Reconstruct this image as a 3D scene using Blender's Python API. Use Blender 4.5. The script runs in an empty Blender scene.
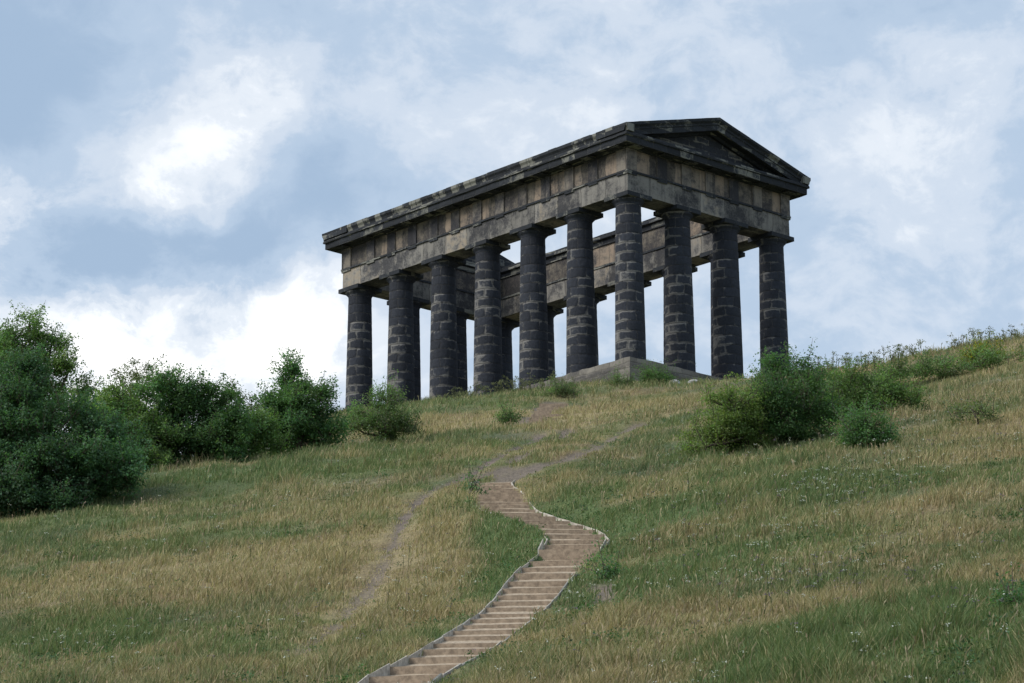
import bpy, math, random
import numpy as np
from mathutils import Vector, Matrix

SC = bpy.context.scene
COL = SC.collection
rng = np.random.default_rng(7)
random.seed(7)

# ------------------------------------------------------------------ camera
F = 3000.88                      # focal length in pixels of a 1024 px wide frame
PITCH, ROLL, CAMZ = 0.2708749, -0.0055566, 1.7
fw = np.array([0, math.cos(PITCH), math.sin(PITCH)])
r0 = np.array([1.0, 0, 0]); u0 = np.cross(r0, fw)
R2 = r0 * math.cos(ROLL) + u0 * math.sin(ROLL)
U2 = -r0 * math.sin(ROLL) + u0 * math.cos(ROLL)
cam_d = bpy.data.cameras.new('camera'); cam = bpy.data.objects.new('camera', cam_d)
COL.objects.link(cam); SC.camera = cam
cam_d.sensor_width = 36; cam_d.lens = F * 36 / 1024
cam_d.clip_start = 0.5; cam_d.clip_end = 6000
cam.matrix_world = Matrix(((R2[0], U2[0], -fw[0], 0), (R2[1], U2[1], -fw[1], 0), (R2[2], U2[2], -fw[2], CAMZ), (0, 0, 0, 1)))
CP = np.array([0, 0, CAMZ])

def ray(px, py):
    d = fw * F + R2 * (px - 512) - U2 * (py - 341.5)
    return d / d[1]                                   # world y advances by one

# ------------------------------------------------------------------ world, sky with broken cloud
W = bpy.data.worlds.new('World'); SC.world = W; W.use_nodes = True
nt = W.node_tree; nt.nodes.clear()
class G:                                              # tiny node-graph helper
    def __init__(s, t): s.t = t
    def n(s, typ, **kw):
        nd = s.t.nodes.new(typ)
        for k, v in kw.items(): setattr(nd, k, v)
        return nd
    def link(s, a, b): s.t.links.new(a, b)
    def put(s, sock, v):
        if hasattr(v, 'is_output') or isinstance(v, bpy.types.NodeSocket): s.link(v, sock)
        else: sock.default_value = v
    def math(s, op, a, b=0.0, c=0.0, clamp=False):
        m = s.n('ShaderNodeMath', operation=op, use_clamp=clamp)
        s.put(m.inputs[0], a); s.put(m.inputs[1], b); s.put(m.inputs[2], c)
        return m.outputs[0]
    def vec(s, op, a, b=(0, 0, 0)):
        m = s.n('ShaderNodeVectorMath', operation=op)
        s.put(m.inputs[0], a); s.put(m.inputs[1], b)
        return m.outputs[1] if op in ('DOT_PRODUCT', 'LENGTH', 'DISTANCE') else m.outputs[0]
    def mix(s, f, a, b, blend='MIX'):
        m = s.n('ShaderNodeMix', data_type='RGBA', blend_type=blend)
        s.put(m.inputs[0], f); s.put(m.inputs[6], a); s.put(m.inputs[7], b)
        return m.outputs[2]
    def noise(s, v, scale, detail=4, rough=0.55, dist=0.0):
        m = s.n('ShaderNodeTexNoise')
        s.put(m.inputs['Vector'], v); m.inputs['Scale'].default_value = scale
        m.inputs['Detail'].default_value = detail; m.inputs['Roughness'].default_value = rough
        m.inputs['Distortion'].default_value = dist
        return m
    def step(s, v, lo, hi, a=0.0, b=1.0):
        m = s.n('ShaderNodeMapRange', interpolation_type='SMOOTHSTEP')
        s.put(m.inputs[0], v); m.inputs[1].default_value = lo; m.inputs[2].default_value = hi
        m.inputs[3].default_value = a; m.inputs[4].default_value = b
        return m.outputs[0]

SUN_EL, SUN_AZ = math.radians(40), math.radians(-112)  # azimuth from +Y, negative is to the left
g = G(nt)
sky = g.n('ShaderNodeTexSky', sky_type='NISHITA', sun_disc=False, sun_elevation=SUN_EL, sun_rotation=SUN_AZ)
bg_sky = g.n('ShaderNodeBackground'); g.link(sky.outputs[0], bg_sky.inputs[0]); bg_sky.inputs[1].default_value = 0.10
tc = g.n('ShaderNodeTexCoord'); D = tc.outputs['Generated']
def skydir(px, py):
    d = ray(px, py); return d / np.linalg.norm(d)
warp = g.noise(D, 14, 3, 0.6)
wv = g.vec('MULTIPLY', g.vec('SUBTRACT', warp.outputs['Color'], (0.5, 0.5, 0.5)), (0.028, 0.028, 0.028))
Dw = g.vec('ADD', D, wv)
def blob(px, py, rad_px, amp):
    d = skydir(px, py)
    dd = g.vec('DISTANCE', Dw, tuple(d))
    q = g.math('DIVIDE', dd, rad_px / F)
    e = g.math('POWER', 2.71828, g.math('MULTIPLY', g.math('MULTIPLY', q, q), -1.0))
    return g.math('MULTIPLY', e, amp)
stretch = g.vec('MULTIPLY', Dw, (1.0, 1.0, 1.35))
n1 = g.noise(stretch, 15, 10, 0.60, 0.0).outputs[0]
n2 = g.noise(g.vec('ADD', stretch, (3.1, 0.4, 1.7)), 52, 8, 0.62, 0.0).outputs[0]
dens = g.math('ADD', g.math('MULTIPLY', n1, 1.0), g.math('MULTIPLY', n2, 0.62))
BLOBS = [(190, 165, 90, .24), (160, 195, 50, .14), (232, 120, 50, .14), (262, 80, 55, .20), (150, 205, 40, .08), (110, 350, 120, .62), (20, 205, 40, .25), (300, 340, 70, .3), (0, 215, 60, .25), (300, 345, 90, .35), (20, 230, 50, .1),
         (620, 60, 120, .12), (900, 180, 110, .14), (700, 230, 90, .12), (960, 80, 70, .16), (560, 100, 60, .15), (400, 60, 90, .10),
         (45, 252, 55, -.70), (120, 260, 52, -.85), (195, 266, 48, -.75), (250, 250, 44, -.62), (310, 190, 45, -.15), (30, 90, 90, -.22), (310, 195, 60, -.22), (330, 300, 60, .15), (20, 130, 60, -.12), (820, 20, 120, -.10), (440, 170, 60, -.05),
         (880, 230, 200, .10), (60, 330, 110, .2), (250, 340, 90, .15), (980, 270, 50, -.15), (60, 10, 90, -.15), (330, 240, 50, -.15), (800, 110, 70, -.1)]
puff = g.step(g.noise(g.vec('ADD', stretch, (7.7, 2.2, 5.1)), 34, 9, 0.66, 0.0).outputs[0], .32, .66, .55, 1.3)
pos = 0.0
for b_ in BLOBS:
    if b_[3] > 0: pos = g.math('ADD', pos, blob(*b_))
    else: dens = g.math('ADD', dens, blob(*b_))
dens = g.math('ADD', dens, g.math('MULTIPLY', pos, puff))
ramp = g.n('ShaderNodeValToRGB'); g.put(ramp.inputs[0], g.step(dens, 0.28, 1.74))
cr = ramp.color_ramp; cr.interpolation = 'EASE'
cr.elements[0].position = 0.0; cr.elements[0].color = (0.27, 0.36, 0.48, 1)
cr.elements[1].position = 1.0; cr.elements[1].color = (0.97, 0.96, 0.95, 1)
for p_, c_ in ((0.24, (0.35, 0.435, 0.545, 1)), (0.46, (0.47, 0.53, 0.61, 1)), (0.66, (0.59, 0.63, 0.68, 1)), (0.84, (0.73, 0.75, 0.78, 1))):
    e = cr.elements.new(p_); e.color = c_
bg_cl = g.n('ShaderNodeBackground'); g.link(ramp.outputs[0], bg_cl.inputs[0]); bg_cl.inputs[1].default_value = 1.0
mxs = g.n('ShaderNodeMixShader'); mxs.inputs[0].default_value = 0.9      # an almost closed, thin overcast over the clear sky
g.link(bg_sky.outputs[0], mxs.inputs[1]); g.link(bg_cl.outputs[0], mxs.inputs[2])
wo = g.n('ShaderNodeOutputWorld'); g.link(mxs.outputs[0], wo.inputs[0])

sun_d = bpy.data.lights.new('sun', 'SUN'); sun = bpy.data.objects.new('sun', sun_d); COL.objects.link(sun)
sun_d.energy = 2.2; sun_d.angle = math.radians(32); sun_d.color = (1.0, 0.95, 0.88)
sdir = Vector((math.sin(SUN_AZ) * math.cos(SUN_EL), math.cos(SUN_AZ) * math.cos(SUN_EL), math.sin(SUN_EL)))
sun.rotation_euler = sdir.to_track_quat('Z', 'Y').to_euler(); sun.location = (-60, -20, 90)
vs = SC.view_settings
vs.view_transform = 'Standard'; vs.look = 'None'; vs.exposure = 0.56; vs.gamma = 1; vs.use_curve_mapping = False
SC.render.engine = 'CYCLES'
SC.cycles.max_bounces = 5; SC.cycles.diffuse_bounces = 3; SC.cycles.glossy_bounces = 1; SC.cycles.transmission_bounces = 2
SC.cycles.use_denoising = True

# ------------------------------------------------------------------ numpy value noise
def _hash(ix, iy, s):
    n = (ix.astype(np.int64) * 374761393 + iy.astype(np.int64) * 668265263 + s * 1442695041) & 0x7fffffff
    n = ((n ^ (n >> 13)) * 1274126177) & 0x7fffffff
    return ((n ^ (n >> 16)) & 0xffff) / 65535.0
def vnoise(x, y, s=0):
    ix = np.floor(x); iy = np.floor(y); fx = x - ix; fy = y - iy
    fx = fx * fx * (3 - 2 * fx); fy = fy * fy * (3 - 2 * fy)
    a = _hash(ix, iy, s); b = _hash(ix + 1, iy, s); c = _hash(ix, iy + 1, s); d = _hash(ix + 1, iy + 1, s)
    return (a * (1 - fx) + b * fx) * (1 - fy) + (c * (1 - fx) + d * fx) * fy
def fbm(x, y, s=0, o=4):
    v = 0; a = 0.5
    for k in range(o): v = v + a * vnoise(x, y, s + k * 17); x = x * 2.03 + 5.1; y = y * 2.03 + 1.7; a *= 0.5
    return v / (1 - 0.5 ** o)
def sstep(v, lo, hi):
    t = np.clip((v - lo) / (hi - lo), 0, 1); return t * t * (3 - 2 * t)

# ------------------------------------------------------------------ terrain: a smooth surface through surveyed spot heights
SPOTS = [(0,683,70),(256,683,65),(420,683,60),(640,683,56),(850,683,50),(1024,683,46),
 (0,600,86),(250,600,82),(555,600,74),(800,600,64),(1024,600,57),
 (0,550,98),(250,550,94),(570,550,83),(800,550,74),(1024,550,66),
 (0,505,112),(250,505,106),(490,505,93),(700,505,86),(1024,505,76),
 (200,466,122),(340,455,126),(480,465,110),(700,465,101),(1024,465,87),
 (420,430,143),(520,430,136),(620,432,130),(850,430,108),(1024,430,98),
 (440,402,162),(540,402,157),(630,402,159),(720,402,148),(900,403,120),(1024,398,108),
 (560,389,172),(640,386,176),(715,384,171),(790,386,158),
 (830,368,160),(920,358,142),(1024,345,128),(400,408,168),(345,412,166)]
pts = [(lambda r, d: (r[0] * d, d, r[2] * d + CAMZ))(ray(a, b), d) for a, b, d in SPOTS]
pts += [(-10.5,199,47.6),(7.3,187,48.6),(10,200,48.8),(0,215,47),(25,160,43.5),(28,192,48.3),(45,172,46),(15,220,47),(60,230,42),(-60,150,27),(-60,220,30),(-35,150,31),(-40,110,19),
        (-30,185,40),(0,0,0),(40,0,1),(-40,0,-1),(0,30,2.6),(0,45,5.3),(-60,60,4),(60,60,14),(60,110,30),(0,-100,-3),(0,400,12),(0,300,33),
        (200,100,12),(-200,100,2),(200,300,14),(-200,300,6),(90,160,36),(100,-60,0),(-100,-60,-2)]
pts = np.array(pts); PX = pts[:, :2] / 50.0; PZ = pts[:, 2]
def _phi(r2): return 0.5 * r2 * np.log(r2 + 1e-9)
_n = len(PX)
_K = _phi(((PX[:, None] - PX[None]) ** 2).sum(-1)) + np.eye(_n) * 0.0035
_P = np.c_[np.ones(_n), PX]
_A = np.block([[_K, _P], [_P.T, np.zeros((3, 3))]])
_w = np.linalg.solve(_A, np.r_[PZ, 0, 0, 0])
def hz(x, y, micro=True):
    x = np.asarray(x, float); y = np.asarray(y, float)
    z = _w[_n] + _w[_n + 1] * x / 50 + _w[_n + 2] * y / 50
    for i in range(_n):
        z = z + _w[i] * _phi((x / 50 - PX[i, 0]) ** 2 + (y / 50 - PX[i, 1]) ** 2)
    r = np.hypot(x, y - 150)
    k = 1 - sstep(r, 230, 420)
    z = z * k + (1 - k) * (-4 + 3 * fbm(x / 90, y / 90, 5))
    if micro:
        near = 1 - sstep(r, 150, 300)
        z = z + near * ((fbm(x / 5.5, y / 3.2, 11, 3) - .5) * 0.55 + (fbm(x / 1.1, y / 0.8, 12, 2) - .5) * 0.16)
    return z
def hit(px, py, d0=40.0, d1=230.0):
    r = ray(px, py); d = np.arange(d0, d1, 0.25)
    z = hz(r[0] * d, d); under = z > CAMZ + r[2] * d
    i = int(np.argmax(under)) if under.any() else len(d) - 1
    return np.array([r[0] * d[i], d[i], z[i]])
def at_depth(px, py, d):
    r = ray(px, py); return np.array([r[0] * d, d, CAMZ + r[2] * d])

# world-space trails
def trail(pix): return np.array([hit(a, b)[:2] for a, b in pix])
STAIR = trail([(318,736),(350,717),(378,700),(410,680),(447,660),(484,636),(516,612),(542,588),(566,566),(579,549),(568,534),(540,522),(508,511),(496,500),(491,491),(498,481)])
DIRT1 = trail([(498,482),(510,475),(530,469),(552,462),(575,455),(596,447),(612,438),(628,430),(640,424)])
DIRT2 = trail([(540,436),(520,446),(492,459),(466,478),(442,487),(418,499),(407,512),(400,527),(393,543),(385,561),(377,576),(367,591),(355,606),(345,616),(325,636),(305,651),(285,664)])
DIRT3 = trail([(520,424),(535,417),(548,408),(556,402)])
DIRT4 = trail([(604,584),(608,594),(600,606)])
DIRT5 = trail([(446,500),(470,503),(452,507)])
def smooth(P, n=8):
    out = []
    for i in range(len(P) - 1):
        p0 = P[max(i - 1, 0)]; p1 = P[i]; p2 = P[i + 1]; p3 = P[min(i + 2, len(P) - 1)]
        for k in range(n):
            t = k / n
            out.append(0.5 * ((2 * p1) + (-p0 + p2) * t + (2 * p0 - 5 * p1 + 4 * p2 - p3) * t * t + (-p0 + 3 * p1 - 3 * p2 + p3) * t ** 3))
    out.append(P[-1]); return np.array(out)
STAIR = smooth(STAIR)
def dist_to(P, x, y):
    best = np.full(np.shape(x), 1e9)
    for i in range(len(P) - 1):
        a, b = P[i], P[i + 1]; ab = b - a; L = ab @ ab + 1e-9
        t = np.clip(((x - a[0]) * ab[0] + (y - a[1]) * ab[1]) / L, 0, 1)
        best = np.minimum(best, np.hypot(x - a[0] - t * ab[0], y - a[1] - t * ab[1]))
    return best
_sp = STAIR[::2]; _spz = hz(_sp[:, 0], _sp[:, 1], micro=False)
def stair_z(x, y):
    best = np.full(np.shape(x), 1e9); zz = np.zeros(np.shape(x))
    for i in range(len(_sp) - 1):
        a, b = _sp[i], _sp[i + 1]; ab = b - a; L = ab @ ab + 1e-9
        t = np.clip(((x - a[0]) * ab[0] + (y - a[1]) * ab[1]) / L, 0, 1)
        d = np.hypot(x - a[0] - t * ab[0], y - a[1] - t * ab[1]); k = d < best
        best = np.where(k, d, best); zz = np.where(k, _spz[i] + t * (_spz[i + 1] - _spz[i]), zz)
    return best, zz
_hz0 = hz
def hz(x, y, micro=True):
    z = _hz0(x, y, micro); x = np.asarray(x, float); y = np.asarray(y, float)
    d, sz = stair_z(x, y); w = 1 - sstep(d, .95, 2.4)
    return z * (1 - w) + (sz + .10) * w
def dirt_at(x, y):
    wob = (fbm(x / 1.3, y / 1.3, 31, 3) - .5) * 0.9
    m = (1 - sstep(dist_to(DIRT1, x, y) + wob * .9, .22, .45)) * sstep(fbm(x / 1.7, y / 2.5, 35, 2), .22, .34)
    m = np.maximum(m, (1 - sstep(dist_to(DIRT2, x, y) + wob * .40, .14, .30)) * (0.75 + 0.4 * sstep(y, 78, 100)) * sstep(fbm(x / 1.1, y / 2.0, 36, 2), .2, .36))
    m = np.maximum(m, (1 - sstep(dist_to(DIRT2 + [1.3, 1.4], x, y) + wob * 1.3, .10, .35)) * sstep(y, 96, 104))
    m = np.maximum(m, 1 - sstep(dist_to(DIRT1[:3], x, y) + wob * .7, .35, .8))
    m = np.maximum(m, 1 - sstep(dist_to(DIRT3, x, y) + wob, .5, .9))
    m = np.maximum(m, 1 - sstep(dist_to(DIRT4, x, y) + wob, .22, .5))
    m = np.maximum(m, 1 - sstep(dist_to(DIRT5, x, y) + wob, .2, .5))
    return m

# meadow colouring: which plants grow where
PATCH = [  # px, py, radius in metres (x, y), straw amount, green amount
 (445,600,2.6,5,.75,0),(430,560,2.2,6,.7,0),(512,545,1.7,7,0,1.5),(500,530,1.6,5,0,1.2),(490,590,1.0,5,0,1.0),(455,640,.9,4,0,.8),(525,570,1.0,4,0,1.2),(205,474,7,3,0,1.0),(140,498,4,3,0,1.0),(580,505,2,5,0,.8),(640,530,3,6,0,.7),(615,600,1.2,4,0,.8),(330,555,5,7,.55,0),(120,575,8,6,.3,0),(60,660,6,4,0,.7),
 (200,640,4,3,0,.35),(30,590,3,3,.3,0),(300,500,7,5,.55,0),(200,480,6,3,0,.5),(380,470,6,4,0,.3),(90,540,8,5,0,.3),
 (960,530,4,5,.7,0),(870,560,3,3,.4,0),(930,640,3.6,5,0,1.3),(1010,610,2.4,4,0,1.2),(850,660,2,2.5,0,.9),(720,620,3,4,.45,0),(640,560,4,6,0,.5),(760,500,6,6,0,.35),
 (600,410,6,5,.75,0),(700,400,6,4,.65,0),(500,418,6,6,.5,0),(450,425,5,4,.6,0),(560,475,3,4,.4,0),(640,450,5,5,0,.3),(1000,430,3,5,.6,0),
 (950,420,3,4,0,.3),(560,660,2.5,3,.3,0),(640,650,2.5,3,0,.3),(840,450,5,3,.2,0),(980,380,5,4,0,.4),(540,440,3,3,0,.3),(860,590,2,3,0,.5)]
PW = [(hit(a, b)[:2], rx, ry, s, gr) for a, b, rx, ry, s, gr in PATCH]
def meadow(x, y):
    """straw 0..1, lush 0..1, and base colour of the sward"""
    s = fbm(x / 9 + y / 30, y / 5.0, 41, 4); s = (s - .5) * 2.2 + .33
    s = s + (fbm(x / 2.2, y / 1.8, 45, 4) - .5) * 1.9
    l = (fbm(x / 7, y / 6, 51, 4) - .5) * 1.9 + .30 + (fbm(x / 1.7, y / 1.5, 57, 3) - .5) * 1.5
    for (c, rx, ry, a, b) in PW:
        e = np.exp(-((x - c[0]) / rx) ** 2 - ((y - c[1]) / ry) ** 2)
        s = s + e * (a - b * .62); l = l + e * (b * .75 - a * .5)
    return np.clip(s, 0, 1), np.clip(l, 0, 1)
C_MID = np.array([.190, .212, .092]); C_STRAW = np.array([.420, .350, .210]); C_LUSH = np.array([.130, .190, .082]); C_RUST = np.array([.285, .210, .125])
C_BLUE = np.array([.135, .160, .110])
def sward_colour(x, y):
    s, l = meadow(x, y)
    c = C_MID + (C_BLUE - C_MID) * np.clip(fbm(x / 4, y / 4, 61, 3) * 2.2 - .6, 0, 1)[..., None]
    c = c + (C_LUSH - c) * l[..., None]
    st = C_STRAW + (C_RUST - C_STRAW) * np.clip(fbm(x / 3.1, y / 2.6, 65, 3) * 3.0 - 1.25, 0, 1)[..., None]
    c = c + (st - c) * (s * .85)[..., None]
    return c, s, l

# ------------------------------------------------------------------ mesh building
def tag(o, label=None, cat=None, group=None, kind=None):
    if label: o['label'] = label
    if cat: o['category'] = cat
    if group: o['group'] = group
    if kind: o['kind'] = kind
    return o
def empty(name, loc, rz=0.0):
    o = bpy.data.objects.new(name, None); COL.objects.link(o); o.location = loc; o.rotation_euler = (0, 0, rz); o.empty_display_size = .5
    return o
def mesh_obj(name, V, Fc, mat, parent=None, smooth=False, col=None, uv=None, loc=None):
    me = bpy.data.meshes.new(name)
    if isinstance(Fc, np.ndarray):
        k = Fc.shape[1]; nf = len(Fc)
        me.vertices.add(len(V)); me.vertices.foreach_set('co', np.asarray(V, np.float32).ravel())
        me.loops.add(nf * k); me.loops.foreach_set('vertex_index', Fc.astype(np.int32).ravel())
        me.polygons.add(nf); me.polygons.foreach_set('loop_start', (np.arange(nf) * k).astype(np.int32))
        me.polygons.foreach_set('loop_total', np.full(nf, k, np.int32))
        me.update(calc_edges=True)
    else:
        me.from_pydata([tuple(v) for v in V], [], Fc); me.update()
    if col is not None:
        a = me.color_attributes.new('Col', 'FLOAT_COLOR', 'POINT')
        c4 = np.ones((len(V), 4), np.float32); c4[:, :3] = col
        a.data.foreach_set('color', c4.ravel())
    if smooth: me.polygons.foreach_set('use_smooth', np.ones(len(me.polygons), bool))
    if uv == 'box': box_uv(me)
    elif uv is not None:
        lay = me.uv_layers.new(name='UVMap'); lay.data.foreach_set('uv', np.asarray(uv, np.float32).ravel())
    if mat: me.materials.append(mat)
    o = bpy.data.objects.new(name, me); COL.objects.link(o)
    if parent: o.parent = parent
    if loc is not None: o.location = loc
    return o
def box_uv(me):
    lay = me.uv_layers.new(name='UVMap'); vs_ = me.vertices
    for p in me.polygons:
        n = p.normal
        for li in p.loop_indices:
            c = vs_[me.loops[li].vertex_index].co
            if abs(n.z) > .75: u, v = c.x, c.y
            elif abs(n.x) > abs(n.y): u, v = c.y, c.z
            else: u, v = c.x, c.z
            lay.data[li].uv = (u, v)
def boxes(L):
    V = []; Fc = []
    for (x0, x1, y0, y1, z0, z1) in L:
        b = len(V)
        V += [(x0,y0,z0),(x1,y0,z0),(x1,y1,z0),(x0,y1,z0),(x0,y0,z1),(x1,y0,z1),(x1,y1,z1),(x0,y1,z1)]
        Fc += [(b,b+3,b+2,b+1),(b+4,b+5,b+6,b+7),(b,b+1,b+5,b+4),(b+1,b+2,b+6,b+5),(b+2,b+3,b+7,b+6),(b+3,b,b+4,b+7)]
    return V, Fc
class TubeSet:
    def __init__(s): s.V = []; s.F = []
    def tube(s, P, rad, k=6):
        P = np.asarray(P, float); n = len(P); b = len(s.V)
        for i in range(n):
            t = P[min(i + 1, n - 1)] - P[max(i - 1, 0)]; t = t / (np.linalg.norm(t) + 1e-9)
            a = np.cross(t, [0.31, 0.17, 0.93] if abs(t[2]) < .8 else [1, 0.1, 0]); a /= np.linalg.norm(a); c = np.cross(t, a)
            for j in range(k):
                an = 2 * math.pi * j / k
                s.V.append(P[i] + (a * math.cos(an) + c * math.sin(an)) * rad[i])
        for i in range(n - 1):
            for j in range(k):
                s.F.append((b + i*k + j, b + i*k + (j+1) % k, b + (i+1)*k + (j+1) % k, b + (i+1)*k + j))
        s.F.append(tuple(b + (n-1)*k + j for j in range(k)))

# ------------------------------------------------------------------ materials
def new_mat(name):
    m = bpy.data.materials.new(name); m.use_nodes = True; t = m.node_tree; t.nodes.clear()
    g = G(t); out = g.n('ShaderNodeOutputMaterial'); bs = g.n('ShaderNodeBsdfPrincipled')
    g.link(bs.outputs[0], out.inputs[0]); return m, g, bs, out
def stone(name, dark, pale, tan=None, bw=1.13, rh=.62, thr=.95, width=.22, tanthr=.5, mortar=.018, blockvar=.35, scale=1.0, edgew=.5, rough=.88, streak=0.0, lean=0.0, course=0.0):
    m, g, bs, out = new_mat(name)
    tc = g.n('ShaderNodeTexCoord'); oi = g.n('ShaderNodeObjectInfo')
    off = g.vec('MULTIPLY', g.n('ShaderNodeCombineXYZ').outputs[0], (1, 1, 1))
    cx = g.n('ShaderNodeCombineXYZ'); r = g.math('MULTIPLY', oi.outputs['Random'], 57.0)
    for k in range(3): g.link(r, cx.inputs[k])
    P = g.vec('ADD', tc.outputs['Object'], cx.outputs[0])
    uvw = g.noise(P, 1.1, 5, .65); UV = g.vec('ADD', tc.outputs['UV'], g.vec('MULTIPLY', g.vec('SUBTRACT', uvw.outputs['Color'], (.5, .5, .5)), (.5, .30, 0)))
    def brick(ms, sm):
        b = g.n('ShaderNodeTexBrick', offset=.5, squash=1.0); g.put(b.inputs['Vector'], UV)
        b.inputs['Scale'].default_value = 1; b.inputs['Mortar Size'].default_value = ms; b.inputs['Mortar Smooth'].default_value = sm
        b.inputs['Brick Width'].default_value = bw; b.inputs['Row Height'].default_value = rh; b.inputs['Bias'].default_value = 0
        b.inputs['Color1'].default_value = (0, 0, 0, 1); b.inputs['Color2'].default_value = (1, 1, 1, 1); b.inputs['Mortar'].default_value = (.5, .5, .5, 1)
        return b
    b1 = brick(mortar, .3); b2 = brick(rh * .26, 1.0)
    rnd = b1.outputs['Color']; joint = b1.outputs['Fac']; edge = b2.outputs['Fac']
    if course:      # beds weather more than the upright joints
        sy = g.n('ShaderNodeSeparateXYZ'); g.link(UV, sy.inputs[0])
        fr = g.math('FRACT', g.math('DIVIDE', sy.outputs[1], rh)); dj = g.math('MULTIPLY', g.math('ABSOLUTE', g.math('SUBTRACT', fr, .5)), 2.0)
        edge = g.math('ADD', g.math('MULTIPLY', edge, 1 - course), g.math('MULTIPLY', g.step(dj, .45, 1.0), course))
    nl = g.noise(P, .33, 3, .5).outputs[0]; nm = g.noise(P, 1.7, 5, .6, .3).outputs[0]; nf = g.noise(P, 7.5, 4, .65).outputs[0]; ng = g.noise(P, 38, 3, .7).outputs[0]
    v = g.math('MULTIPLY', g.math('MULTIPLY', edge, edgew), g.step(g.noise(P, .9, 3, .5).outputs[0], .36, .62, .25, 1.5))
    v = g.math('ADD', v, g.math('MULTIPLY', nl, .95)); v = g.math('ADD', v, g.math('MULTIPLY', nm, .75)); v = g.math('ADD', v, g.math('MULTIPLY', nf, .4))
    v = g.math('ADD', v, g.math('MULTIPLY', g.math('SUBTRACT', rnd, .5), blockvar))
    if lean:   # the weather side of a shaft, in the object's own coordinates
        sx = g.n('ShaderNodeSeparateXYZ'); g.link(tc.outputs['Object'], sx.inputs[0])
        v = g.math('ADD', v, g.math('MULTIPLY', sx.outputs[0], -lean * .75)); v = g.math('ADD', v, g.math('MULTIPLY', sx.outputs[1], lean * .67))
        v = g.math('ADD', v, g.math('MULTIPLY', sx.outputs[2], -.012))
    mask = g.step(v, thr, thr + width)
    base = dark
    c = g.mix(g.math('MULTIPLY', g.step(nf, .3, .75), .6), dark, tuple(min(1, q * 1.9) for q in dark[:3]) + (1,))
    pal = pale
    if tan:
        tmask = g.step(g.math('ADD', g.math('MULTIPLY', nm, .8), g.math('MULTIPLY', rnd, .6)), tanthr, tanthr + .35)
        pal = g.mix(tmask, pale, tan)
    pal = g.mix(g.math('MULTIPLY', g.step(ng, .35, .75), .35), pal, g.mix(1.0, pal, (.55, .55, .55, 1), 'MULTIPLY'))
    c = g.mix(mask, c, pal)
    if streak:
        sv = g.vec('MULTIPLY', P, (2.6, 2.6, .22)); ns = g.noise(sv, 1.0, 4, .6).outputs[0]
        c = g.mix(g.math('MULTIPLY', g.step(ns, .48, .68), streak), c, tuple(q * 1.15 for q in dark[:3]) + (1,))
    bv = g.math('ADD', g.math('MULTIPLY', rnd, .5), .75)
    hsv = g.n('ShaderNodeHueSaturation'); g.put(hsv.inputs['Value'], bv); g.put(hsv.inputs['Color'], c); c = hsv.outputs[0]
    c = g.mix(g.math('MULTIPLY', joint, .55), c, (.065, .063, .06, 1) if mortar < .03 else (.03, .03, .03, 1))
    g.put(bs.inputs['Base Color'], c); bs.inputs['Roughness'].default_value = rough; bs.inputs['Specular IOR Level'].default_value = .25
    h = g.math('SUBTRACT', g.math('ADD', g.math('MULTIPLY', nf, .5), g.math('MULTIPLY', ng, .25)), g.math('MULTIPLY', joint, .9))
    h = g.math('SUBTRACT', h, g.math('MULTIPLY', edge, .35))
    bp = g.n('ShaderNodeBump'); bp.inputs['Strength'].default_value = .9; bp.inputs['Distance'].default_value = .05
    g.put(bp.inputs['Height'], h); g.link(bp.outputs[0], bs.inputs['Normal'])
    return m
DK = (.022, .025, .033, 1)
M_COL = stone('sooty_column_stone', DK, (.16, .155, .148, 1), (.16, .135, .105, 1), thr=1.18, width=.30, tanthr=1.0, lean=.19, course=.4, edgew=.36, blockvar=.34)
M_ARCH = stone('architrave_stone', (.045, .045, .048, 1), (.23, .22, .20, 1), (.26, .215, .16, 1), bw=2.23, rh=1.5, thr=.88, width=.34, edgew=.1, tanthr=.80, mortar=.03, streak=.45, blockvar=.15)
M_FRZ = stone('frieze_stone', (.045, .042, .042, 1), (.20, .175, .14, 1), (.24, .19, .145, 1), bw=2.23, rh=3.0, thr=.90, width=.34, edgew=0, tanthr=.62, mortar=.02, streak=.5, blockvar=.2)
M_TRI = stone('triglyph_stone', (.030, .030, .034, 1), (.18, .16, .135, 1), bw=1.9, rh=3.0, thr=.93, width=.4, edgew=0, streak=.5, blockvar=.3)
M_CORN = stone('cornice_stone', (.020, .023, .028, 1), (.16, .16, .14, 1), bw=1.2, rh=.5, thr=1.20, width=.22, edgew=.1, blockvar=.6, streak=.2)
M_GUT = stone('gutter_stone', (.020, .023, .028, 1), (.17, .17, .15, 1), bw=.62, rh=3.0, thr=1.12, width=.12, edgew=.0, blockvar=1.1, streak=.1)
M_PLIN = stone('plinth_stone', (.085, .08, .075, 1), (.20, .185, .16, 1), bw=1.3, rh=.45, thr=.86, width=.4, edgew=.3, streak=.3)
M_TYMP = stone('tympanum_stone', (.028, .031, .037, 1), (.19, .18, .155, 1), bw=1.2, rh=.42, thr=1.08, width=.3, edgew=.25)

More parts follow.
